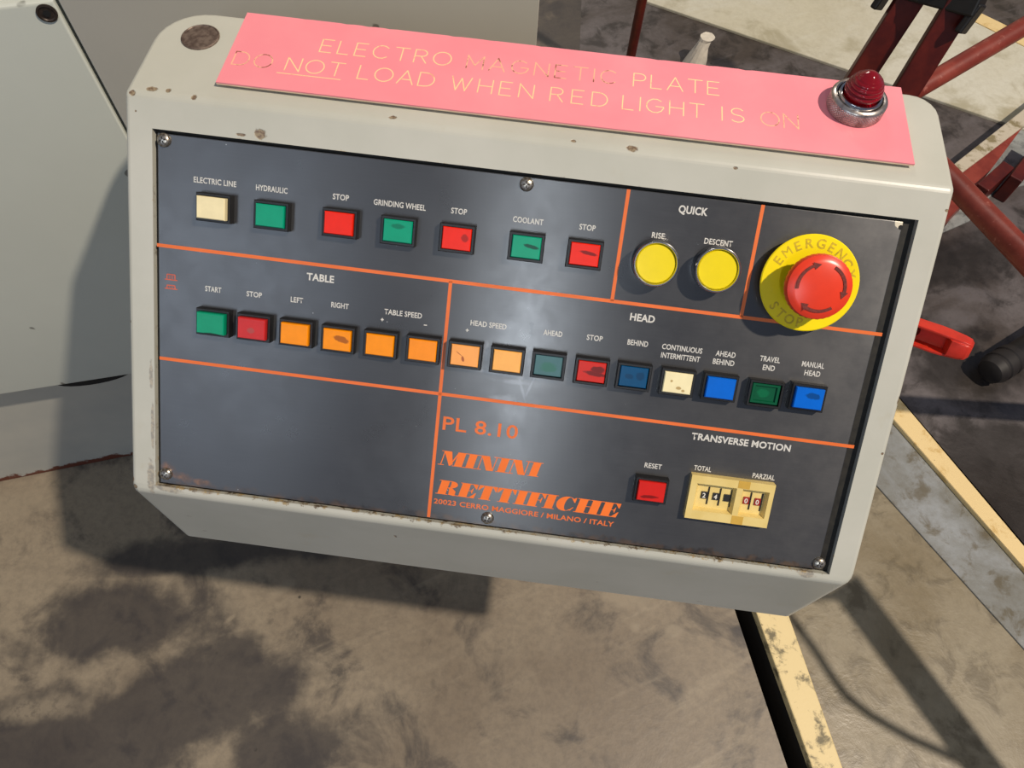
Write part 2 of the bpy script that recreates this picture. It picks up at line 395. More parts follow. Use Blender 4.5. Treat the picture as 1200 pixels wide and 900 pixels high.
# housing: side profile swept across the width, then rounded
bm = bmesh.new()
DY = BK+.079
def corner(cx, cy, r, a0, a1, n): return [(cx+r*math.cos(math.radians(a0+(a1-a0)*i/n)), cy+r*math.sin(math.radians(a0+(a1-a0)*i/n))) for i in range(n+1)]
foot = corner(.004, .004, .004, 180, 270, 3) + corner(BW-.007, .007, .007, 270, 360, 4) + corner(BW-.017, DY-.017, .017, 0, 90, 5) + corner(.031, DY-.031, .031, 90, 180, 7)
prism(bm, foot, -.106, BU+.0)
sl_n = Vector((0, -BU, BK)).normalized()
r = bmesh.ops.bisect_plane(bm, geom=bm.verts[:]+bm.edges[:]+bm.faces[:], plane_co=(0, 0, 0), plane_no=sl_n, clear_outer=True)
bmesh.ops.holes_fill(bm, edges=[e for e in bm.edges if e.is_boundary], sides=0)
bmesh.ops.recalc_face_normals(bm, faces=bm.faces)
bmesh.ops.bevel(bm, geom=[e for e in bm.edges if e.is_manifold and e.calc_face_angle(0) > .55 and not all(v.co.z < -.10 for v in e.verts)], offset=.0030, segments=4, affect='EDGES', profile=0.5, clamp_overlap=True)
# into the panel frame
bmesh.ops.transform(bm, matrix=MPI @ MB_, verts=bm.verts)
bmesh.ops.recalc_face_normals(bm, faces=bm.faces)
fr = max(bm.faces, key=lambda f: f.calc_area() if f.normal.z > .99 else 0)
x0, x1, y0, y1 = -.0015, PLW+.0025, -(PLH+.0012), .0012
for pc, pn in (((x0, 0, 0), (1, 0, 0)), ((x1, 0, 0), (1, 0, 0)), ((0, y0, 0), (0, 1, 0)), ((0, y1, 0), (0, 1, 0))):
    fs = [f for f in bm.faces if f.normal.z > .99 and f.calc_area() > 1e-4]
    geom = fs + list({e for f in fs for e in f.edges})
    bmesh.ops.bisect_plane(bm, geom=geom, plane_co=pc, plane_no=pn)
inn = [f for f in bm.faces if f.normal.z > .99 and x0 < f.calc_center_median().x < x1 and y0 < f.calc_center_median().y < y1]
ed4 = None
r = bmesh.ops.extrude_discrete_faces(bm, faces=[]) if False else None
for f in inn:
    r = bmesh.ops.extrude_face_region(bm, geom=[f])
    vs = [v for v in r['geom'] if isinstance(v, bmesh.types.BMVert)]
    bmesh.ops.translate(bm, verts=vs, vec=(0, 0, -.0045))
    if f.is_valid: bmesh.ops.delete(bm, geom=[f], context='FACES_ONLY')
    for ff in [q for q in r['geom'] if isinstance(q, bmesh.types.BMFace)]: ff.material_index = 1
ho = obj('housing', bm, [M_house, M_gap], con, MP, smooth=60)
for p_ in ho.data.polygons:
    if p_.area > 1.5e-4: p_.use_smooth = False
# plug on the top left corner
q = top(235, 44)
g = G('bare_brown_steel'); n = g.noise(260, 4, .6); M_plug = g.out(g.mix(g.ramp(n, .35, .65), lin(92, 76, 68), lin(128, 112, 100)), .5, .5, g.bump(n, .3, .0006))
bm = bmesh.new(); lathe(bm, [(.0120, 0), (.0120, .0006), (.0112, .0010), (.0108, .0005), (0, .0007)], 40)
obj('blanking_plug', bm, M_plug, con, MB_ @ Matrix.Translation((q.x, q.y, BU)), smooth=30)
# pedestal hidden behind and below the box
M_ped = plain('pedestal_grey', lin(140, 142, 136), .45)
bm = bmesh.new(); lathe(bm, [(.028, .012), (.028, .492)], 32); lathe(bm, [(.085, 0), (.085, .010), (.08, .012)], 32)
obj('pedestal', bm, M_ped, con, Matrix.Translation((0.0, .42, 0)), smooth=40)
# red clamp lever behind the right side
M_lever = plain('red_lever_paint', lin(205, 52, 36), .28, 0, .15, 40)
g = G('red_frame_paint'); n = g.noise(18, 6, .65); n2 = g.noise(70, 4, .7)
c = g.mix(g.ramp(n, .35, .65), lin(118, 42, 30), lin(142, 60, 46)); c = g.mix(g.math('MULTIPLY', g.ramp(n2, .58, .7), .6), c, lin(176, 110, 96))
M_red = g.out(c, .45, 0, g.bump(n2, .1, .001))
g = G('dark_red_paint'); n = g.noise(22, 6, .65)
M_dred = g.out(g.mix(g.ramp(n, .35, .65), lin(70, 12, 6), lin(92, 24, 13)), .4)
def lever():
    dcam = .92
    a = CAM + ray(1060, 383)*dcam; b = CAM + ray(1139, 410)*dcam
    ax = (b-a).normalized(); view = -ray(1100, 395); up = (view-ax*view.dot(ax)).normalized(); sd = up.cross(ax)
    if sd.dot(RD) < 0: sd = -sd
    open_ = (up*.90+sd*.43).normalized(); wd = ax.cross(open_).normalized()
    L = (b-a).length
    bm = bmesh.new(); rings = []
    # outer/inner U section, closing to a solid rounded tip
    for u, w, h_, dpt in [(0, .0125, .012, .010), (.25, .0125, .012, .010), (.5, .0125, .0125, .010), (.62, .0120, .0125, .009), (.66, .0118, .012, .002), (.70, .0115, .012, -.001), (.85, .0108, .011, -.0015), (.95, .0095, .0095, -.0012), (.995, .0065, .006, -.0008)]:
        p = a+ax*L*u; t = .0026
        sec = [(-w, h_), (-w, -h_*.5), (-w*.7, -h_), (w*.7, -h_), (w, -h_*.5), (w, h_), (w-t, h_), (w-t, h_-dpt*1.4), (-(w-t), h_-dpt*1.4), (-(w-t), h_)]
        rings.append([bm.verts.new(p+wd*x+open_*y) for x, y in sec])
    for A, B in zip(rings, rings[1:]):
        for i in range(10): bm.faces.new((A[i], A[(i+1) % 10], B[(i+1) % 10], B[i]))
    bm.faces.new(rings[0][::-1]); bm.faces.new(rings[-1])
    bmesh.ops.recalc_face_normals(bm, faces=bm.faces)
    bmesh.ops.bevel(bm, geom=[e for e in bm.edges if e.calc_face_angle(0) > .5], offset=.0012, segments=2, affect='EDGES', profile=0.5, clamp_overlap=True)
    lv = obj('clamp_lever', bm, M_lever, con, Matrix.Identity(4), smooth=45, label='bright red hollow lever with a rounded tip')
    bm = bmesh.new(); bx = FB + H_*(BW-.03) - B_*(BK+.06) - UP*.02
    tube(bm, [a+ax*.01, (a+bx)/2+Vector((0, .01, -.01)), bx], .007, 12); obj('lever_arm', bm, M_dred, lv, Matrix.Identity(4), smooth=50)
lever()

# --- face plate
g = G('plate_dark_anodised'); co = g.co()
br_ = g.noise(60, 4, .7, stretch=(.5, 22, 1)); n1 = g.noise(7, 5, .6); n2 = g.noise(26, 6, .7)
c = g.mix(g.ramp(n1, .3, .7), lin(45, 45, 46), lin(54, 54, 54)); c = g.mix(g.math('MULTIPLY', g.ramp(br_, .4, .7), .25), c, lin(64, 64, 66))
cs = g.n('SeparateXYZ'); g.set(cs.inputs[0], co)
rst = g.spots([P3(196, 548, .006, .005), P3(214, 560, .012, .004, -.2), P3(236, 566, .012, .003, -.1)], .8, .7, 160)
e2 = g.math('SUBTRACT', g.math('ADD', cs.outputs['Y'], PLH), g.math('MULTIPLY', g.ramp(g.noise(120, 5, .7), .4, .75), .0055))
c = g.mix(g.math('MULTIPLY', g.ramp(e2, .0042, .0), .95), c, g.mix(g.ramp(g.noise(100, 2), .4, .6), lin(30, 22, 12), lin(74, 52, 26)))
c = g.mix(g.math('MULTIPLY', rst, .9), c, g.mix(g.ramp(g.noise(200, 3), .4, .6), lin(80, 52, 24), lin(124, 80, 36)))
scr = g.spots([P3(1056, 262, .0034, .0030)], .2, .25, 300); c = g.mix(scr, c, lin(205, 196, 170))
scr2 = g.spots([P3(623, 384, .0010, .0035, .15), P3(623, 380, .0018, .0013), P3(622, 391, .0014, .0012)], .2, .15, 300); c = g.mix(scr2, c, lin(22, 22, 22))
grey = g.spots([P3(570, 436, .034, .0016, -.05), P3(570, 412, .002, .009), P3(620, 420, .0025, .009), P3(612, 458, .0012, .012, .35), P3(622, 452, .0012, .012, -.3), P3(600, 448, .016, .002, 0), P3(590, 468, .012, .004, .2)], .9, .7, 160)
c = g.mix(g.math('MULTIPLY', grey, .55), c, lin(120, 126, 134))
dst = g.n('TexVoronoi'); g.set(dst.inputs['Vector'], co); dst.inputs['Scale'].default_value = 130
c = g.mix(g.math('MULTIPLY', g.ramp(dst.outputs['Distance'], .055, .03), g.ramp(g.noise(37, 2), .58, .62)), c, lin(170, 172, 174))
tv = g.n('VectorTransform'); tv.vector_type = 'VECTOR'; tv.convert_from = 'OBJECT'; tv.convert_to = 'WORLD'; tv.inputs[0].default_value = (0, 1, 0)
nrm = g.bump(n1, .05, .0008)
M_plate = g.out(c, g.ramp(n2, .3, .7, .27, .33), 0.0, nrm, Anisotropic=.75, Tangent=tv.outputs[0], Specular_IOR_Level=.9, IOR=1.65)
plate_z = -.001
bm = bmesh.new(); box(bm, .0012, PLW-.0055, -(PLH-.0008), -.0008, -.0040, plate_z, .0005)
fp = obj('face_plate', bm, M_plate, con, MP, label='dark grey anodised plate printed in white and orange')

M_org = plain('orange_print', lin(232, 112, 46), .45, 0, .06, 40)
M_wht = plain('white_print', lin(212, 210, 202), .5, 0, .10, 900)
M_sym = plain('faded_orange_print', lin(214, 96, 62), .5, 0, .1, 300)
PZ = plate_z
def flat_poly(bm, pts, z, th=.00006):
    a = [bm.verts.new((p[0], p[1], z)) for p in pts]; return bm.faces.new(a)
def line(p, q, w=.0022):
    p, q = Vector(p).to_2d(), Vector(q).to_2d(); d = (q-p).normalized(); s = Vector((-d.y, d.x))*w/2
    bm = bmesh.new(); vs = [p-s, q-s, q+s, p+s]
    a = [bm.verts.new((v.x, v.y, PZ+.00003)) for v in vs]; b = [bm.verts.new((v.x, v.y, PZ+.0001)) for v in vs]
    bm.faces.new(b)
    for i in range(4): bm.faces.new((a[i], a[(i+1) % 4], b[(i+1) % 4], b[i]))
    obj('orange_line', bm, M_org, fp, MP)
def hline(xa, ya, xb, yb):
    p, q = pl(xa, ya), pl(xb, yb); y = (p.y+q.y)/2; line((p.x, y), (q.x, y)); return y
def vline(xa, ya, xb, yb, t=None, b=None):
    p, q = pl(xa, ya), pl(xb, yb); x = (p.x+q.x)/2; line((x, t if t is not None else p.y), (x, b if b is not None else q.y)); return x
ya_ = hline(184, 288, 1034, 391); yb_ = hline(187, 420, 1001, 523)
vline(527, 333, 503, 606, t=ya_); vline(737, 222, 717, 353, b=ya_); vline(893, 240, 870, 371, b=ya_)

# --- lettering
dg = None
def text_mesh(s, bold=0.0, res=3):
    cu = bpy.data.curves.new('t', 'FONT'); cu.body = s; cu.size = 1; cu.resolution_u = res; cu.offset = bold; cu.space_character = 1.04
    o = bpy.data.objects.new('t', cu); me = bpy.data.meshes.new_from_object(o)
    bpy.data.objects.remove(o); bpy.data.curves.remove(cu)
    xs = [v.co.x for v in me.vertices]; return me, min(xs), max(xs)
CAPH = 0.73
def fit_text(s, cx, cy, wpx, capmm, m, parent, M, conv, z, bold=0.0, name='lettering', ital=0.0, th=.00006, ang=0.0):
    c0 = conv(cx, cy); a = conv(cx-wpx/2, cy-wpx/2*.125); b = conv(cx+wpx/2, cy+wpx/2*.125); w = (b-a).length
    me, xa, xb = text_mesh(s, bold); ys = [v.co.y for v in me.vertices]; hy = (max(ys) if s not in '+-' else .72)
    for v in me.vertices:
        x = (v.co.x-(xa+xb)/2)*w/(xb-xa); y = (v.co.y-hy/2)*capmm/hy; x += ital*y
        v.co = (c0.x+x, c0.y+y, z+th)
    me.name = name
    return obj(name, me, m, parent, M)
def leg(s, cx, cy, w, cap=.0034, m=None, bold=.018, **k): return fit_text(s, cx, cy, w, cap, m or M_wht, fp, MP, pl, PZ, bold, **k)
for s, x, y, w in [('ELECTRIC LINE', 252, 213, 50), ('HYDRAULIC', 318.5, 221.5, 37), ('STOP', 399.5, 231, 19), ('GRINDING WHEEL', 468.5, 240, 61),
    ('STOP', 538, 247.5, 18.5), ('COOLANT', 619, 258.5, 35.5), ('STOP', 688.5, 266.5, 19), ('START', 250, 339, 19), ('STOP', 298, 345, 18),
    ('LEFT', 348, 351.5, 14.5), ('RIGHT', 398.5, 358, 20.5), ('TABLE SPEED', 472.5, 367.5, 44), ('HEAD SPEED', 572.5, 380.5, 42),
    ('AHEAD', 648, 390.5, 22), ('STOP', 697, 396, 18.5), ('BEHIND', 747.5, 402, 24), ('CONTINUOUS', 799.5, 408.5, 47), ('INTERMITTENT', 797.5, 418.5, 45.5),
    ('AHEAD', 850.5, 415, 23), ('BEHIND', 848, 424.5, 25), ('TRAVEL', 902.5, 421, 23.5), ('END', 901, 431, 14), ('MANUAL', 953, 427.5, 26), ('HEAD', 952, 437.5, 18.5),
    ('RISE', 771.5, 276, 15), ('DESCENT', 842, 284, 33), ('EMERGENCY', 957, 283.5, 47), ('RESET', 765.5, 546, 20), ('TOTAL', 823.5, 549, 20), ('PARZIAL', 895, 558.5, 26)]:
    leg(s, x, y, w)
for s, x, y, w in [('TABLE', 375.5, 325.5, 32), ('HEAD', 753, 372.5, 29), ('QUICK', 812.5, 246.5, 34), ('TRANSVERSE MOTION', 868.5, 518, 116)]:
    leg(s, x, y, w, .0045, bold=.03)
def cross(x, y, r=.0010, minus=False):
    p = pl(x, y); bm = bmesh.new(); t = .00032
    for dx, dy in (((r, t),) if minus else ((r, t), (t, r))):
        flat_poly(bm, [(p.x-dx, p.y-dy), (p.x+dx, p.y-dy), (p.x+dx, p.y+dy), (p.x-dx, p.y+dy)], PZ+(.00006 if dx > dy else .00009))
    obj('lettering', bm, M_wht, fp, MP)
cross(448, 374.5); cross(498.5, 381, minus=True); cross(547.5, 387)
leg('PL 8.10', 563, 501, 88, .0093, M_org, bold=.012)
leg('20023 CERRO MAGGIORE / MILANO / ITALY', 613.5, 600.5, 211, .0036, M_org, bold=.02)
# fat italic face letters, drawn in a unit square
def fat(ch):
    S = .045
    def R(x0, x1, y0, y1): return [(x0, y0), (x1, y0), (x1, y1), (x0, y1)]
    if ch == 'I': return .62, [R(.10, .52, 0, 1), R(0, .62, 0, S), R(0, .62, 1-S, 1)]
    if ch == 'N': return 1.12, [R(.14, .19, 0, 1), R(0, .34, 0, S), R(0, .3, 1-S, 1), [(.12, 1), (.56, 1), (.99, 0), (.62, 0)], R(.94, .99, 0, 1), R(.80, 1.14, 1-S, 1)]
    if ch == 'M': return 1.42, [R(.14, .19, 0, 1), R(0, .34, 0, S), R(0, .3, 1-S, 1), [(.12, 1), (.54, 1), (.80, .12), (.62, 0)], [(.62, 0), (.70, 0), (.98, 1), (.90, 1)], R(.90, 1.32, 0, 1), R(.78, 1.44, 0, S), R(.88, 1.44, 1-S, 1)]
    if ch == 'E': return .95, [R(.10, .52, 0, 1), R(0, .9, 0, S), R(0, .9, 1-S, 1), [(.9, 1), (.9, .66), (.86, .66), (.62, 1)], [(.9, 0), (.93, .38), (.89, .38), (.62, 0)], R(.5, .68, .48, .52), [(.64, .5), (.70, .32), (.73, .32), (.73, .70), (.70, .70)]]
    if ch == 'F': return .86, [R(.10, .52, 0, 1), R(0, .62, 0, S), R(0, .88, 1-S, 1), [(.88, 1), (.88, .64), (.84, .64), (.60, 1)], R(.5, .68, .48, .52), [(.64, .5), (.70, .32), (.73, .32), (.73, .70), (.70, .70)]]
    if ch == 'T': return .98, [R(.28, .70, 0, 1), R(.18, .80, 0, S), R(.02, .96, 1-S, 1), [(.02, 1), (.02, .64), (.06, .64), (.30, 1)], [(.96, 1), (.96, .64), (.92, .64), (.68, 1)]]
    if ch == 'H': return 1.28, [R(.10, .52, 0, 1), R(0, .62, 0, S), R(0, .62, 1-S, 1), R(.76, 1.18, 0, 1), R(.66, 1.28, 0, S), R(.66, 1.28, 1-S, 1), R(.5, .78, .48, .52)]
    if ch == 'R':
        P = [R(.10, .52, 0, 1), R(0, .62, 0, S), R(.5, .66, 1-S, 1), R(.5, .66, .49, .53), R(0, .14, 1-S, 1)]
        for i in range(8):
            t0, t1 = math.pi/2-math.pi*i/8, math.pi/2-math.pi*(i+1)/8
            o0, o1 = (.64+.34*math.cos(t0), .745+.255*math.sin(t0)), (.64+.34*math.cos(t1), .745+.255*math.sin(t1))
            i0, i1 = (.60+.03*math.cos(t0), .745+.215*math.sin(t0)), (.60+.03*math.cos(t1), .745+.215*math.sin(t1))
            P.append([i0, o0, o1, i1])
        P += [[(.52, .52), (.74, .53), (.98, .30), (.98, .10), (1.03, .03), (1.06, .06), (1.08, .02), (.92, -.02), (.66, .03), (.62, .4)]]
        return 1.08, P
    if ch == 'C':
        P = []
        for i in range(14):
            t0, t1 = math.radians(48+264*i/14), math.radians(48+264*(i+1)/14)
            P.append([(.50+.48*math.cos(t0), .5+.52*math.sin(t0)), (.50+.48*math.cos(t1), .5+.52*math.sin(t1)),
                      (.62+.18*math.cos(t1), .5+.475*math.sin(t1)), (.62+.18*math.cos(t0), .5+.475*math.sin(t0))])
        P += [[(.93, 1), (.93, .64), (.89, .64), (.70, .92), (.80, .9), (.89, 1)], [(.74, .08), (.90, .32), (.94, .30), (.82, .06)]]
        return 1.0, P
    if ch == ' ': return .4, []
def fat_text(s, xl, yl, xr, yr, cap, ital=.24):
    a, b = pl(xl, yl), pl(xr, yr); tot = sum(fat(c_)[0] for c_ in s); ln = (b-a).length; kx = ln/tot
    bm = bmesh.new(); x = 0; d = (b-a).normalized(); z = PZ+.00006
    for ch in s:
        w, P = fat(ch)
        for i, poly in enumerate(P):
            vs = []
            for (u, v) in poly:
                X = (x+u)*kx + ital*v*cap; vs.append(bm.verts.new((a.x+d.x*X, a.y+d.y*X+v*cap, z+i*.000004)))
            bm.faces.new(vs)
        x += w
    return obj('lettering', bm, M_org2, fp, MP, label='fat italic orange lettering')
M_org2 = plain('bright_orange_print', lin(245, 118, 34), .45, 0, .05, 40)
fat_text('MININI', 512.7, 544, 630.5, 559, .0103)
fat_text('RETTIFICHE', 510, 578, 722.5, 606.5, .0103)
# little push-button symbol at the left edge
bm = bmesh.new()
def seg(bm, p, q, w, z):
    p, q = Vector(p).to_2d(), Vector(q).to_2d(); d = (q-p).normalized(); s = Vector((-d.y, d.x))*w/2
    flat_poly(bm, [p-s, q-s, q+s, p+s], z)
s0 = pl(200.5, 329)
for oy, hh, ww in ((.0018, .0034, .0026), (-.0040, .0022, .0026)):
    b0 = (s0.x, s0.y+oy-.0012); w = .0006
    seg(bm, (b0[0]-.0042, b0[1]), (b0[0]+.0042, b0[1]), w, PZ+.00006)
    seg(bm, (b0[0]-ww, b0[1]), (b0[0]-ww, b0[1]+hh), w, PZ+.00007); seg(bm, (b0[0]+ww, b0[1]), (b0[0]+ww, b0[1]+hh), w, PZ+.00008)
    seg(bm, (b0[0]-ww, b0[1]+hh), (b0[0]+ww, b0[1]+hh), w, PZ+.00009)
    for t in (-.0012, 0, .0012): seg(bm, (b0[0]+t, b0[1]+.0006), (b0[0]+t, b0[1]+hh-.0006), .0003, PZ+.0001)
obj('printed_symbol', bm, M_sym, fp, MP)

# --- screws
g = G('worn_screw_metal'); n = g.noise(500, 4, .6); M_scr = g.out(g.mix(g.ramp(n, .4, .65), lin(190, 184, 172), lin(120, 108, 92)), .3, .85)
M_cross = plain('screw_recess', lin(40, 36, 32), .6)
scm = bmesh.new(); lathe(scm, [(.0042, 0), (.0043, .0006), (.0040, .0013), (.0032, .0020), (.0018, .0025), (0, .0027)], 28)
crm = None
for i, (x, y, a) in enumerate([(191, 164, .3), (617, 216, .1), (571, 608, .6), (193.5, 556, .2), (960.5, 661, .5)]):
    p = pl(x, y, .0006); MS = MP @ Matrix.Translation((p.x, p.y, PZ)) @ Matrix.Rotation(a, 4, 'Z')
    if i == 0: sc = obj('screw', scm, M_scr, con, MS, smooth=50); sme = sc.data
    else: sc = obj('screw', sme, M_scr, con, MS)
    if crm is None:
        bm = bmesh.new()
        box(bm, -.0020, .0020, -.0004, .0004, .0012, .00262); box(bm, -.0004, .0004, -.0020, .0020, .0012, .00264)
        cr = obj('cross_slot', bm, M_cross, sc, MS); crm = cr.data
    else: obj('cross_slot', crm, M_cross, sc, MS)
p = pl(1055.5, 266.5); bm = bmesh.new(); lathe(bm, [(.0014, 0), (.0014, .0001)], 16); obj('screw_hole', bm, M_black, con, MP @ Matrix.Translation((p.x, p.y, PZ)))

# --- rectangular push buttons
M_bez = plain('black_bezel_plastic', lin(24, 23, 23), .38, 0, .3, 500)
bzw, bzh, bzt = .0218, .0172, .0060
def bezel_mesh():
    bm = bmesh.new(); z1 = bzt
    o0 = [(-bzw/2, -bzh/2), (bzw/2, -bzh/2), (bzw/2, bzh/2), (-bzw/2, bzh/2)]
    def ring(s, z): return [bm.verts.new((x*s[0], y*s[1], z)) for x, y in o0]
    w = .0016; inn = ((bzw-2*w)/bzw, (bzh-2*w)/bzh); c1 = ((bzw-.0008)/bzw, (bzh-.0008)/bzh)
    R = [ring((1, 1), 0), ring((1, 1), z1-.0005), ring(c1, z1), ring(inn, z1), ring(inn, .0012)]
    for A, B in zip(R, R[1:]):
        for i in range(4): bm.faces.new((A[i], A[(i+1) % 4], B[(i+1) % 4], B[i]))
    bm.faces.new(R[-1]); bm.faces.new(R[0][::-1])
    return bm
cap_cache = {}
def cap_mat(name, c, stain=None, sc_=None, rough=.32, emis=None):
    g = G(name); n = g.noise(120, 4, .6)
    col = g.mix(g.ramp(n, .3, .7), tuple(x*.92 for x in c[:3])+(1,), c)
    if stain: col = g.mix(g.math('MULTIPLY', g.spots(stain, .35, .45, 260), .85), col, sc_)
    return g.out(col, rough, 0, g.bump(n, .05, .0005), Specular_IOR_Level=.28)
def cap_bm(top_, dish=False, w=.0178, h=.0134):
    bm = bmesh.new(); z0 = .0013
    o0 = [(-1, -1), (1, -1), (1, 1), (-1, 1)]
    def ring(a, b, z): return [bm.verts.new((x*a/2, y*b/2, z)) for x, y in o0]
    R = [ring(w, h, z0), ring(w, h, top_-.0006), ring(w-.0010, h-.0010, top_)]
    if dish: R += [ring(w-.004, h-.0035, top_), ring(w-.005, h-.0045, top_-.0012)]
    for A, B in zip(R, R[1:]):
        for i in range(4): bm.faces.new((A[i], A[(i+1) % 4], B[(i+1) % 4], B[i]))
    bm.faces.new(R[-1]); bm.faces.new(R[0][::-1])
    return bm
GR, RD_, OR_, PO = lin(0, 156, 118), lin(240, 38, 14), lin(255, 150, 0), lin(255, 172, 88)
BLU, IV = lin(0, 104, 214), lin(246, 232, 184)
D0 = (.01, .008, .008, 1)
btn = [ # px, py, cap colour, cap top z, stain list, stain colour, label, dish
 (248, 244, IV, .0098, None, None, 'ivory rectangular button, first of the upper row', 0),
 (316.5, 253, GR, .0084, None, None, 'clean green rectangular button, second of the upper row', 0),
 (397, 262, RD_, .0086, None, None, 'clean bright red button, third of the upper row', 0),
 (466, 271, GR, .0074, [((0, .003, .007), (.005, .0018, .01))], lin(0, 110, 82), 'green button under the grinding wheel legend', 0),
 (535, 280, RD_, .0072, [((.005, .001, .007), (.0025, .0028, .01), .6)], lin(150, 24, 14), 'red button with a dark mark in its right corner', 0),
 (616.5, 290, GR, .0064, [((.003, .0008, .006), (.0055, .0013, .01), -.15)], lin(4, 40, 30), 'green button with a dark horizontal smear', 0),
 (685, 298.5, RD_, .0062, [((.002, .0012, .006), (.0062, .0012, .01), -.12)], lin(92, 10, 6), 'red button with a dark smear, last of the upper row', 0),
 (247.5, 379, lin(0, 150, 110), .0100, [((.001, -.0066, .009), (.0065, .0010, .01))], lin(10, 60, 46), 'green button, first of the lower row', 0),
 (295.5, 385, lin(202, 42, 42), .0098, [((0, -.001, .009), (.003, .002, .01))], lin(168, 74, 70), 'faded pinkish red button, second of the lower row', 0),
 (345.5, 391.5, OR_, .0094, None, None, 'plain orange button, third of the lower row', 0),
 (395, 398.5, OR_, .0086, [((.003, .001, .008), (.0062, .0024, .01), -.25)], lin(150, 78, 14), 'orange button with a brown pointed stain', 0),
 (445, 404.5, OR_, .0084, None, None, 'orange button under the plus sign of the table speed', 0),
 (495, 410.5, lin(255, 148, 20), .0080, None, None, 'orange button left of the dividing line', 0),
 (544.5, 417, PO, .0070, [((-.001, -.002, .007), (.0011, .0022, .01), .3), ((-.0035, .001, .007), (.003, .0003, .01), -.6)], lin(150, 70, 34), 'pale orange button with a cracked brown mark', 0),
 (594, 423.5, lin(255, 184, 92), .0070, None, None, 'clean pale orange button', 0),
 (642.5, 429, lin(70, 112, 116), .0050, [((0, -.001, .005), (.006, .0035, .01))], lin(52, 108, 92), 'dull teal button, almost flush', 0),
 (693, 436, lin(206, 36, 22), .0058, [((.002, -.001, .006), (.0085, .0016, .01), -.1), ((.004, .002, .006), (.005, .0025, .01))], lin(84, 14, 10), 'dark smeared red button of the lower row', 0),
 (742.5, 442, lin(0, 74, 118), .0056, [((-.003, 0, .006), (.003, .002, .01)), ((.004, .001, .006), (.003, .003, .01))], lin(4, 56, 92), 'dark blue button', 0),
 (794, 449, lin(250, 238, 190), .0072, [((.001, -.003, .007), (.002, .0012, .01)), ((.004, -.0045, .007), (.0012, .0010, .01)), ((-.004, .001, .007), (.001, .001, .01))], lin(176, 146, 88), 'ivory button with brown specks', 0),
 (844, 455, BLU, .0082, None, None, 'clean bright blue button', 0),
 (897, 462, lin(6, 84, 54), .0052, [((-.001, 0, .004), (.0045, .003, .01))], lin(8, 104, 66), 'dark green button with a sunken face', 1),
 (947.5, 467, BLU, .0084, [((.002, .002, .008), (.0055, .0024, .01), -.1)], lin(6, 66, 128), 'bright blue button with a dark smudge, last of the lower row', 0),
 (763, 576, lin(214, 34, 26), .0082, [((-.001, -.0035, .008), (.007, .0014, .01), .05)], lin(110, 12, 10), 'red reset button in the lower part of the plate', 0)]
bz_me = None
for i, (x, y, colr, zt, stn, stc, lab, dish) in enumerate(btn):
    p = pl(x, y, (bzt+zt)/2-.001); MBt = MP @ Matrix.Translation((p.x, p.y, PZ))
    if bz_me is None: b_ = obj('push_button', bezel_mesh(), M_bez, con, MBt); bz_me = b_.data
    else: b_ = obj('push_button', bz_me, M_bez, con, MBt)
    b_['label'] = lab
    obj('button_cap', cap_bm(zt, dish), cap_mat('cap_%d' % i, colr, stn, stc), b_, MBt)

# --- two round yellow buttons
M_chr = plain('chrome', lin(205, 205, 205), .16, 1.0, .05, 60)
M_collar = plain('dark_collar', lin(40, 42, 46), .4)
M_ycap = plain('yellow_cap_plastic', lin(240, 216, 0), .3, 0, .04, 50)
for x, y, lab in ((769, 309.5, 'round yellow button in chrome ring, left of the pair'), (841.5, 316.8, 'round yellow button in chrome ring, right of the pair')):
    p = pl(x, y, .011); Mr = MP @ Matrix.Translation((p.x, p.y, PZ))
    bm = bmesh.new(); lathe(bm, [(.0124, 0), (.0128, .006), (.0136, .0088), (.0138, .0100), (.0136, .0112), (.0131, .0119), (.0125, .0119), (.0120, .0110), (.0119, .0085)], 48, cap=False)
    rb = obj('round_push_button', bm, M_chr, con, Mr, smooth=50, label=lab)
    bm = bmesh.new(); lathe(bm, [(.0118, .004), (.0118, .0098), (.0112, .0105), (0, .0106)], 48); obj('button_cap', bm, M_ycap, rb, Mr, smooth=40)
    bm = bmesh.new(); lathe(bm, [(.0138, 0), (.0138, .0010), (.0126, .0014)], 48, cap=False); obj('collar', bm, M_collar, rb, Mr, smooth=40)

# --- emergency stop
p = pl(948.7, 332, .007); ME = MP @ Matrix.Translation((p.x, p.y, PZ))
M_ydisc = plain('yellow_disc_plastic', lin(250, 224, 0), .3, 0, .05, 40)
M_yrel = plain('yellow_relief_print', lin(206, 176, 12), .45, 0, .2, 400)
M_mush = plain('red_mushroom_plastic', lin(230, 62, 34), .3, 0, .06, 60)
M_arrow = plain('worn_dark_print', lin(110, 34, 22), .5, 0, .35, 700)
rD = .0292; zD = .0085
bm = bmesh.new(); lathe(bm, [(.018, 0), (.019, .005), (rD-.001, .0062), (rD, .0070), (rD, .0080), (rD-.0006, zD), (0, zD)], 72)
es_ = obj('emergency_stop', bm, M_collar, con, ME, smooth=35, label='red mushroom stop button on a round yellow disc')
es_.data.materials.clear(); es_.data.materials.append(M_ydisc)
bm = bmesh.new(); lathe(bm, [(.0150, zD), (.0150, zD+.006), (.0165, zD+.012), (.0180, .0226)], 48, cap=False); obj('neck', bm, M_collar, es_, ME, smooth=40)
RH = .0192; ZH = .0285
prof = [(.0150, .0200), (RH-.001, .0206), (RH, .0216), (RH, .0245), (RH-.0008, .0266), (RH-.0028, ZH-.0008), (RH-.005, ZH), (0, ZH+.0003)]
bm = bmesh.new(); lathe(bm, prof, 72)
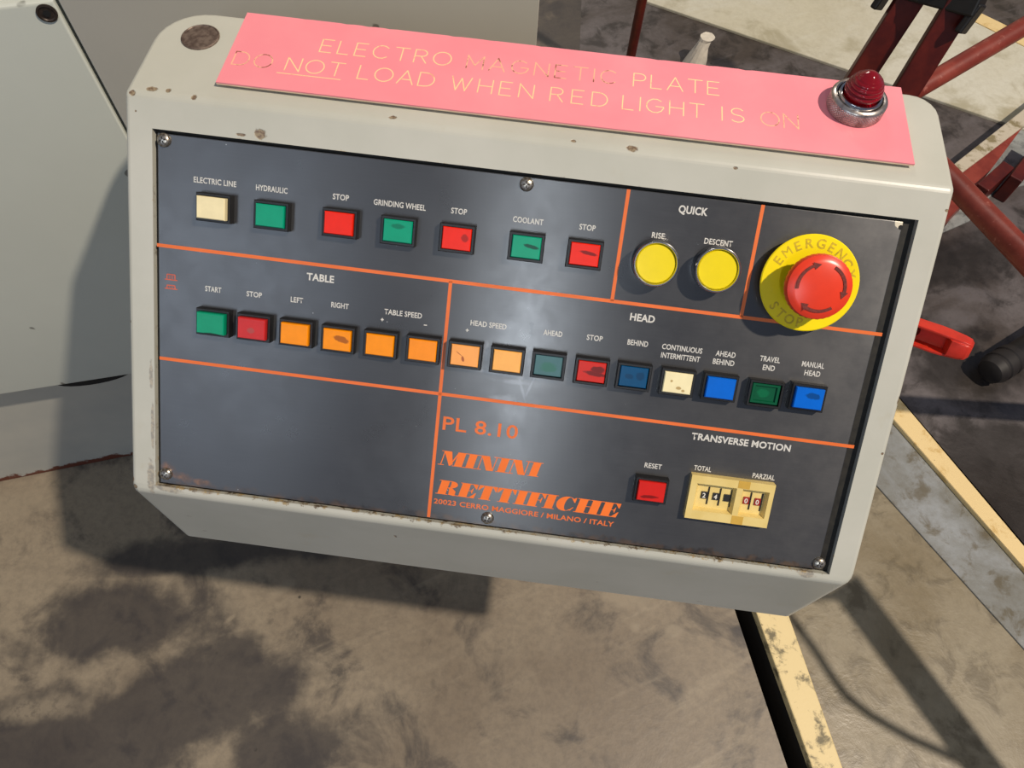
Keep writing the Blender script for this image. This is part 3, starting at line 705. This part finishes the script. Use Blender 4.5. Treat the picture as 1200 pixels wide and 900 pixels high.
for v in bm.verts:                       # fine grip serration round the rim
    r_ = math.hypot(v.co.x, v.co.y)
    if r_ > RH-.0002 and v.co.z < .025:
        k_ = round(math.atan2(v.co.y, v.co.x)/(2*math.pi/72))
        if k_ % 2: v.co.x *= .985; v.co.y *= .985
hd = obj('mushroom_head', bm, M_mush, es_, ME, smooth=40)
def arc_arrow(a0, a1, r=.0135, w=.0018):
    bm = bmesh.new(); n = 14; z = ZH+.00042; sgn = 1 if a1 > a0 else -1
    ring = []
    for i in range(n+1):
        t = math.radians(a0+(a1-a0)*i/n); ring.append([bm.verts.new(((r+s*w/2)*math.cos(t), (r+s*w/2)*math.sin(t), z)) for s in (-1, 1)])
    for A, B in zip(ring, ring[1:]): bm.faces.new((A[0], A[1], B[1], B[0]))
    t = math.radians(a1); t2 = math.radians(a1+sgn*18)
    bm.faces.new([bm.verts.new(v) for v in (((r-w*1.25)*math.cos(t), (r-w*1.25)*math.sin(t), z), ((r+w*1.25)*math.cos(t), (r+w*1.25)*math.sin(t), z), (r*math.cos(t2), r*math.sin(t2), z))])
    obj('arrow', bm, M_arrow, hd, ME)
arc_arrow(188, 118); arc_arrow(66, -4); arc_arrow(-52, -116)
def arc_text(s, mid, step, r, h_, inward=False):
    dgm = []
    bm = bmesh.new()
    n = len(s)
    for i, ch in enumerate(s):
        a = mid + ((n-1)/2-i)*step*(1 if not inward else -1); t = math.radians(a)
        me, xa, xb = text_mesh(ch, .0 if ch == 'M' else .018); cx = (xa+xb)/2
        rot = t-math.pi/2 if not inward else t+math.pi/2
        base = len(bm.verts); tmp = bmesh.new(); tmp.from_mesh(me)
        for v in tmp.verts:
            x = (v.co.x-cx)*h_/.73; y = (v.co.y-.36)*h_/.73
            X = x*math.cos(rot)-y*math.sin(rot)+r*math.cos(t); Y = x*math.sin(rot)+y*math.cos(rot)+r*math.sin(t); v.co = (X, Y, zD+.0001)
        tmp.to_mesh(me); tmp.free(); bm.from_mesh(me); bpy.data.meshes.remove(me)
    obj('relief_lettering', bm, M_yrel, es_, ME)
arc_text('EMERGENCY', 86, 16.5, .0240, .0058); arc_text('STOP', -116, 15.5, .0238, .0058, inward=True)

# --- thumbwheel counter
g = G('aged_cream_plastic'); n = g.noise(70, 4, .6)
M_cnt = g.out(g.mix(g.ramp(n, .3, .7), lin(222, 196, 118), lin(232, 208, 134)), .42)
M_tape = plain('yellowed_tape', lin(206, 166, 72), .3, 0, .06, 100)
M_dig = plain('white_digit', lin(225, 222, 210), .5); M_wr = plain('red_wheel', lin(150, 34, 24), .4); M_wb = plain('black_wheel', lin(38, 36, 34), .4)
zc = .0042
q = [pl(811, 556, zc), pl(909.3, 569.2, zc), pl(898.7, 618.9, zc), pl(802.4, 606.8, zc)]
cxl = (q[0].x+q[3].x)/2; cxr = (q[1].x+q[2].x)/2; cyt = (q[0].y+q[1].y)/2; cyb = (q[2].y+q[3].y)/2
CW, CH = cxr-cxl, cyt-cyb
MC = MP @ Matrix.Translation((cxl, cyb, PZ))
wins = [(.075*CW, .555*CW), (.625*CW, .945*CW)]; wy0, wy1 = .20*CH, .82*CH; zi = .0012
bm = bmesh.new()
xs = [0, wins[0][0], wins[0][1], wins[1][0], wins[1][1], CW]; ys_ = [0, wy0, wy1, CH]
gv = [[bm.verts.new((x, y, zc+.001)) for y in ys_] for x in xs]; gb = {}
for i in range(5):
    for j in range(3):
        if (i in (1, 3)) and j == 1:
            q4 = [gv[i][j], gv[i+1][j], gv[i+1][j+1], gv[i][j+1]]; sx = .0018
            low_ = [bm.verts.new((v.co.x+(sx if k_ in (0, 3) else -sx), v.co.y+(.0012 if k_ < 2 else -.0012), zi)) for k_, v in enumerate(q4)]
            for k_ in range(4): bm.faces.new((q4[k_], q4[(k_+1) % 4], low_[(k_+1) % 4], low_[k_]))
            bm.faces.new(low_)
        else: bm.faces.new((gv[i][j], gv[i+1][j], gv[i+1][j+1], gv[i][j+1]))
rim = [gv[i][0] for i in range(6)]+[gv[5][j] for j in range(1, 4)]+[gv[i][3] for i in range(4, -1, -1)]+[gv[0][j] for j in (2, 1)]
bot = [bm.verts.new((v.co.x, v.co.y, 0)) for v in rim]
for k_ in range(len(rim)): bm.faces.new((rim[k_], rim[(k_+1) % len(rim)], bot[(k_+1) % len(rim)], bot[k_]))
cnt = obj('thumbwheel_counter', bm, M_cnt, con, MC, label='yellowed cream counter with two windows of digit wheels')
bm = bmesh.new()
box(bm, .56*CW, .70*CW, wy1+.0004, CH, zc+.001, zc+.00112); box(bm, .56*CW, .70*CW, 0, wy0-.0003, zc+.001, zc+.00112)
obj('tape', bm, M_tape, cnt, MC)
for u, v_, ch, mw_ in ((.225, .53, '2', M_wb), (.365, .53, '4', M_wb), (.500, .53, '', M_wb), (.735, .53, '0', M_wr), (.870, .53, '0', M_wr)):
    x = u*CW; y = v_*CH
    bm = bmesh.new(); box(bm, x-.0034, x+.0006, y-.0025, y+.0025, zi, zi+.0008, .0002); w_ = obj('digit_wheel', bm, mw_, cnt, MC)
    if ch:
        me, xa, xb = text_mesh(ch, .02)
        for v in me.vertices: v.co = (x-.0026+(v.co.x-xa)*.0021/(xb-xa), y-.0017+v.co.y*.0034/.73, zi+.00086)
        obj('digit', me, M_dig, w_, MC)
    bm = bmesh.new(); box(bm, x+.0008, x+.0017, y-.0062, y+.0060, zi, zi+.0005); obj('wheel_slot', bm, M_black, cnt, MC)

# --- pink warning plate
SG = .0040
ql = [top(290, 14, SG), top(1055, 103, SG), top(1071, 190, SG), top(252, 98, SG)]
sx0 = (ql[0].x+ql[3].x)/2; sx1 = (ql[1].x+ql[2].x)/2; sy0 = (ql[2].y+ql[3].y)/2; sy1 = (ql[0].y+ql[1].y)/2
g = G('pink_engraving_laminate'); n = g.noise(14, 5, .6); n2 = g.noise(300, 3, .6)
c = g.mix(g.ramp(n, .3, .7), lin(244, 142, 152), lin(249, 152, 160)); c = g.mix(g.math('MULTIPLY', g.ramp(g.noise(90, 5, .7), .72, .78), .4), c, lin(190, 100, 96))
M_pink = g.out(c, .33, 0, g.bump(n2, .04, .0004))
M_core = plain('cream_laminate_core', lin(248, 214, 178), .5)
bm = bmesh.new()
# slightly chipped upper edge
pts = [(sx0, sy0), (sx1+.0006, sy0)]; 
nn = 90
for i in range(nn+1):
    x = sx1+.0004-(sx1-sx0+.0004)*i/nn; ch = noise.noise(Vector((x*140, 0, 3)))
    pts.append((x, sy1-(.0009*max(0, ch-.15) if 0 < i < nn else 0)*2))
prism(bm, pts, BU+SG-.0009, BU+SG)
wp = obj('warning_plate', bm, M_pink, con, MB_, label='pink engraved plate on the flat top, words in cream capitals')
bm = bmesh.new(); prism(bm, pts, BU+SG-.0018, BU+SG-.0009); obj('laminate_core', bm, M_core, wp, MB_)
bm = bmesh.new(); box(bm, sx0+.004, sx1-.002, sy0+.003, sy1-.003, BU-.0003, BU+SG-.0018); obj('adhesive_pad', bm, plain('dirty_adhesive', lin(70, 52, 34), .8, 0, .4, 200), wp, MB_)
def arcp(cx, cy, rx, ry, a0, a1, n=10): return [(cx+rx*math.cos(math.radians(a0+(a1-a0)*i/n)), cy+ry*math.sin(math.radians(a0+(a1-a0)*i/n))) for i in range(n+1)]
ST = {'E': (.62, [[(.6, 0), (0, 0), (0, 1), (.6, 1)], [(0, .52), (.52, .52)]]), 'L': (.58, [[(0, 1), (0, 0), (.56, 0)]]),
 'C': (.84, [arcp(.45, .5, .45, .5, 45, 315)]), 'T': (.74, [[(0, 1), (.74, 1)], [(.37, 1), (.37, 0)]]),
 'R': (.68, [[(0, 0), (0, 1), (.36, 1)]+arcp(.36, .75, .27, .25, 90, -90, 6)+[(0, .5)], [(.34, .5), (.66, 0)]]),
 'O': (.94, [arcp(.47, .5, .47, .5, 0, 360, 24)]), 'M': (.86, [[(0, 0), (0, 1), (.43, .25), (.86, 1), (.86, 0)]]),
 'A': (.82, [[(0, 0), (.41, 1), (.82, 0)], [(.14, .33), (.68, .33)]]), 'G': (.88, [arcp(.45, .5, .45, .5, 48, 345)+[(.88, .46), (.5, .46)]]),
 'N': (.74, [[(0, 0), (0, 1), (.74, 0), (.74, 1)]]), 'I': (.02, [[(.01, 0), (.01, 1)]]),
 'P': (.64, [[(0, 0), (0, 1), (.36, 1)]+arcp(.36, .73, .27, .27, 90, -90, 6)+[(0, .46)]]),
 'D': (.80, [[(0, 0), (0, 1), (.34, 1)]+arcp(.34, .5, .46, .5, 90, -90, 10)+[(0, 0)]]),
 'W': (1.04, [[(0, 1), (.28, 0), (.52, .9), (.76, 0), (1.04, 1)]]), 'H': (.72, [[(0, 0), (0, 1)], [(.72, 0), (.72, 1)], [(0, .52), (.72, .52)]]),
 'S': (.66, [arcp(.33, .75, .31, .25, 30, 270, 8)+arcp(.33, .25, .33, .25, 90, -150, 8)])}
def engr(nm, base, worn, thr):
    g = G(nm); n = g.noise(160, 3, .6); return g.out(g.mix(g.ramp(n, thr, thr+.1), base, worn), .6)
M_en1 = engr('engraved_cream', lin(252, 218, 160), lin(236, 170, 130), .6)
M_en2 = engr('engraved_worn', lin(246, 190, 150), lin(150, 84, 62), .5)
def word(s, xa, xb, ybase_a, ybase_b, m=M_en1, hh=.0118):
    a, b = top(xa, ybase_a, SG), top(xb, ybase_b, SG); d = Vector((b.x-a.x, b.y-a.y)); L = d.length; d /= L
    kx = hh; tot = sum(ST[c_][0] for c_ in s)*kx; sp = (L-tot)/max(1, len(s)-1) if len(s) > 1 else 0
    bm = bmesh.new(); x = 0; k = 0; w = .00070; z = BU+SG+.00004
    for ch in s:
        wd, strokes = ST[ch]
        for st in strokes:
            P = [Vector((a.x+d.x*(x+u*kx), a.y+d.y*(x+u*kx)+v*hh)) for u, v in st]
            for p_, q_ in zip(P, P[1:]):
                if (q_-p_).length < 1e-6: continue
                e = (q_-p_).normalized()*w*.4; k += 1; seg(bm, p_-e, q_+e, w, z+(k % 7)*.000004)
        x += wd*kx+sp
    return obj('engraved_word', bm, m, wp, MB_)
# baselines follow the plate edge
def l1(x): return 60.5 + (x-374)*(112-60.5)/(843-374) 
def l2(x): return 75.0 + (x-271)*(151.5-75.0)/(937-271)
for s, xa, xb, m in (('ELECTRO', 374, 527, M_en1), ('MAGNETIC', 546, 722, M_en2), ('PLATE', 742, 843, M_en1)): word(s, xa, xb, l1(xa), l1(xb), m)
for s, xa, xb, m in (('DO', 271, 316, M_en2), ('NOT', 333, 400, M_en1), ('LOAD', 418, 507, M_en1), ('WHEN', 527, 624, M_en1), ('RED', 644, 711, M_en1),
                     ('LIGHT', 729, 825, M_en1), ('IS', 846, 872, M_en1), ('ON', 892, 936, M_en2)): word(s, xa, xb, l2(xa), l2(xb), m)
bm = bmesh.new(); a, b = top(324, 85, SG), top(399, 93.5, SG); seg(bm, (a.x, a.y), (b.x, b.y), .0006, BU+SG+.00005); obj('underline', bm, M_en1, wp, MB_)

# --- red pilot lamp on the plate
pc = top(1000.5, 127, SG); MLp = MB_ @ Matrix.Translation((pc.x, pc.y, BU+SG))
g = G('knurled_metal'); co = g.co()
s3 = g.n('SeparateXYZ'); g.set(s3.inputs[0], co); an = g.math('ARCTAN2', s3.outputs['Y'], s3.outputs['X'])
k1 = g.math('SINE', g.math('ADD', g.math('MULTIPLY', an, 60), g.math('MULTIPLY', s3.outputs['Z'], 3500)))
k2 = g.math('SINE', g.math('SUBTRACT', g.math('MULTIPLY', an, 60), g.math('MULTIPLY', s3.outputs['Z'], 3500)))
kk = g.math('MULTIPLY', g.math('MAXIMUM', k1, k2), g.ramp(s3.outputs['Z'], .0085, .0070)); n = g.noise(200, 4, .6)
M_kn = g.out(g.mix(g.ramp(n, .4, .7), lin(196, 188, 180), lin(140, 120, 112)), .3, .9, g.bump(kk, .7, .0005))
RL = .0172
bm = bmesh.new(); lathe(bm, [(RL-.0005, 0), (RL, .0010), (RL, .0082), (RL-.0008, .0094), (RL-.0022, .0100), (RL-.0032, .0096), (RL-.0034, .0070)], 72, cap=False)
pl_ = obj('pilot_lamp', bm, M_kn, con, MLp, smooth=40, label='red ribbed indicator lens in a knurled metal collar')
bm = bmesh.new(); lathe(bm, [(RL-.0036, .006), (RL-.0040, .0102), (RL-.0046, .0112), (RL-.0056, .0112), (RL-.0060, .0095)], 60, cap=False); obj('inner_ring', bm, M_chr, pl_, MLp, smooth=40)
bm = bmesh.new(); lathe(bm, [(RL-.0033, .0068), (RL-.0037, .0072)], 60); obj('groove', bm, M_black, pl_, MLp)
g = G('red_lens'); M_lens = g.out(lin(150, 6, 22), .08, 0, None, Transmission_Weight=.35, IOR=1.5, Coat_Weight=.6, Coat_Roughness=.05)
R0 = RL-.0064; pr = [(R0, .0085), (R0, .0125)]
for i in range(1, 6): # stepped ribs
    t = i/6; r_ = R0*math.cos(t*1.15); z_ = .0125+.0125*math.sin(t*1.25)
    pr += [(r_+.0009, z_-.0010), (r_+.0007, z_-.0003), (r_-.0001, z_+.0001), (r_-.0004, z_+.0004)]
pr += [(.0042, .0250), (.0026, .0262), (.0012, .0267), (0, .0268)]
bm = bmesh.new(); lathe(bm, pr, 56); obj('lens', bm, M_lens, pl_, MLp, smooth=50)

# =================================================================== THINGS BEYOND
# red tubular hoist frame
M_bk = plain('black_bracket', lin(16, 14, 13), .5, 0, .3, 80)
hf = thing('hoist_frame', 'red steel frame of slanted flat legs and round tubes held by a black bracket', 'frame', (0.45, 0.97, 0))
def at(x, y, dist): return CAM + ray(x, y)*dist
side = RX
Pa, Pb = at(1050, 2, 1.50), at(1000, 85, 1.50)
def leg_pts(top_px, low_px, dist):
    a = at(*top_px, dist); b = at(*low_px, dist*1.02); d = (b-a).normalized()
    foot = a + d*((0.0-a.z)/d.z); up = a - d*.22; return up, foot
sd = (RX*.93+RD*.3)
for tp, lp, m, dd in (((1066, 0), (1008, 90), M_dred, 1.50), ((1124, 5), (1062, 105), M_dred, 1.47)):
    u, f_ = leg_pts(tp, lp, dd); bm = bmesh.new(); bar(bm, u, f_+UP*.001, sd, .043, .020, .003); obj('leg', bm, m, hf, Matrix.Identity(4))
    if tp[0] == 1066: U1 = u
    else: U2 = u
k1_, k2_ = at(1047, 8, 1.50), at(1112, 26, 1.47)
ax_ = (k2_-k1_).normalized(); ld = (U1-Pb).normalized()
bm = bmesh.new(); m0 = (k1_+k2_)/2 + ld*.05
bar(bm, m0-ax_*.072, m0+ax_*.068, ld, .070, .034, .003)
for s_ in (-1, 1): bar(bm, m0+ax_*.070*s_-ld*.015, m0+ax_*.070*s_-ld*.060, ax_, .012, .030, .003)
obj('bracket', bm, M_bk, hf, Matrix.Identity(4), label='black clamp bracket between the legs')
bm = bmesh.new(); bo = m0-ld*.018+ (CAM-m0).normalized()*.016; lathe(bm, [(.009, 0), (.009, .006), (.006, .008)], 6)
obj('bolt', bm, M_scr, hf, frame(bo, RX, -RD, -_f))
j1 = at(1062, 112, 1.52)
bm = bmesh.new(); tube(bm, [j1, at(1250, 2, 1.75)], .0162, 20); obj('brace_tube', bm, M_red, hf, Matrix.Identity(4), smooth=50)
j2 = at(1035, 128, 1.44); e1_ = at(1160, 258, 1.20); e2_ = e1_+(e1_-j2)*.62
bm = bmesh.new(); tube(bm, [j2, e1_, e2_, (1.25, .62, 0.0)], .0162, 20); obj('brace_tube', bm, M_red, hf, Matrix.Identity(4), smooth=50)
# low beam lying behind the frame
M_bt = cream_paint('worn_grey_beam_top', lin(190, 180, 160), lin(132, 120, 88), .5)
lb = thing('floor_beam', 'red steel beam lying on the floor with a worn pale top face', 'beam', fl(1150, 180))
zt_ = .05
def pp(lst, z): return [(fl(x, y, z).x, fl(x, y, z).y) for x, y in lst]
bm = bmesh.new(); prism(bm, pp([(1080, 222), (1250, 88), (1250, 110), (1080, 238)], zt_), zt_-.012, zt_, .002); obj('top_plate', bm, M_bt, lb, Matrix.Identity(4))
bm = bmesh.new(); prism(bm, pp([(1080, 236), (1200, 147), (1141, 226), (1100, 268)], zt_), 0.0, zt_-.003); obj('web', bm, M_red, lb, Matrix.Identity(4))
fr2 = thing('footrest_bars', 'pair of dark red flat bars lying on the pale grey floor patch behind the tube', 'bars', fl(1170, 215))
for a, b in (((1180, 222), (1215, 176)), ((1142, 232), (1172, 205))):
    bm = bmesh.new(); p_, q_ = fl(*a, .03), fl(*b, .03); bar(bm, p_, q_, Vector((0, 0, 1)).cross((q_-p_)), .024, .059, .002); obj('bar', bm, M_dred, fr2, Matrix.Identity(4))
M_gp = floor_material('grey_floor_patch', lin(134, 138, 136), lin(90, 92, 92), lin(156, 160, 158), rough=.4, scale=9, specks=False)
bm = bmesh.new(); prism(bm, pp([(1100, 275), (1145, 215), (1215, 120), (1290, 150), (1260, 205), (1165, 225), (1135, 260)], 0), -.004, .002); struct('floor_patch', bm, M_gp)
# thin red pole
pf = fl(731, 106)
rp = thing('steel_pole', 'thin red round pole standing on the floor behind the pink plate', 'pole', pf)
bm = bmesh.new(); tube(bm, [(pf.x, pf.y, 0.004), (pf.x, pf.y, .75)], .0095, 16); obj('shaft', bm, M_dred, rp, Matrix.Identity(4), smooth=50)
bm = bmesh.new(); lathe(bm, [(.04, 0), (.04, .004)], 24); obj('foot_plate', bm, M_dred, rp, Matrix.Translation(pf))
# crumpled white paper cone
pw_ = fl(812, 78)
bm = bmesh.new()
rings = []
for j, (r_, z_) in enumerate([(.026, 0), (.022, .02), (.015, .045), (.012, .06), (.015, .066)]):
    rings.append([bm.verts.new((r_*(1+.25*noise.noise(Vector((i*1.3, j*2.1, 5))))*math.cos(i*math.pi/7)+.004*j, r_*(1+.25*noise.noise(Vector((i*1.7, j, 9))))*math.sin(i*math.pi/7)+.003*j, z_)) for i in range(14)])
for A, B in zip(rings, rings[1:]):
    for i in range(14): bm.faces.new((A[i], A[(i+1) % 14], B[(i+1) % 14], B[i]))
bm.faces.new(rings[0]); bm.faces.new(rings[-1])
tag(obj('paper_scrap', bm, plain('white_paper', lin(214, 206, 190), .8), M=Matrix.Translation(pw_)), 'crumpled white paper cone standing on the dark floor behind the pink plate', 'paper')
# black rubber hose end at the right edge
hz = .032
a, b = fl(1160, 436, hz), fl(1240, 384, hz)
hs = thing('rubber_hose', 'thick black ribbed rubber hose end lying on the dark oily floor', 'hose', (a.x, a.y, 0))
d_ = (b-a).normalized()
bm = bmesh.new(); tube(bm, [a+d_*.03, a+d_*.12, b+d_*.3], .022, 24); obj('hose_body', bm, M_bk, hs, Matrix.Identity(4), smooth=50)
bm = bmesh.new(); tube(bm, [a-d_*.004, a, a+d_*.012, a+d_*.014, a+d_*.018, a+d_*.020, a+d_*.034, a+d_*.036, a+d_*.040, a+d_*.042, a+d_*.055], [.014, .021, .026, .0245, .0245, .0265, .0265, .0245, .0245, .0265, .025], 28)
obj('hose_cuff', bm, plain('dark_rubber', lin(30, 26, 25), .6), hs, Matrix.Identity(4), smooth=35)
# unseen bar and cord, added outside the view to shadow the floor sheets
KL = Vector((2.493, -.574, 4.932))
def lift(x, y, z):
    S = fl(x, y); return S+(KL-S)*(z/KL.z)
gr = thing('shadow_caster', 'unseen grey bar and cord added to shadow the floor sheets, right of the console', 'shadow_bar', (1.1, -.2, 0))
hzr = .42
bm = bmesh.new(); p0, p1 = lift(1000, 698, hzr), lift(1158, 908, hzr); dr = (p1-p0).normalized()
wr = (lift(1003, 675, hzr)-lift(977, 707, hzr)); nrmv = dr.cross(UP).normalized(); ww = abs(wr.dot(nrmv))
bar(bm, p0-dr*.02, p1+dr*.25, nrmv, ww*.92, .004, .001); obj('shadow_bar', bm, M_ped, gr, Matrix.Identity(4))
pe = p1+dr*.23
bm = bmesh.new(); tube(bm, [(pe.x, pe.y, 0), (pe.x, pe.y, hzr-.003)], .016, 16); obj('shadow_bar_post', bm, M_ped, gr, Matrix.Identity(4), smooth=50)
bm = bmesh.new(); cp = [lift(*q_, hzr) for q_ in ((915, 700), (930, 728), (955, 762), (975, 793), (992, 816), (1020, 838), (1065, 864), (1110, 884), (1150, 900))]
tube(bm, [p0+dr*.0]+cp+[p1+dr*.05], .006, 10); obj('shadow_cable', bm, M_bk, gr, Matrix.Identity(4), smooth=60)
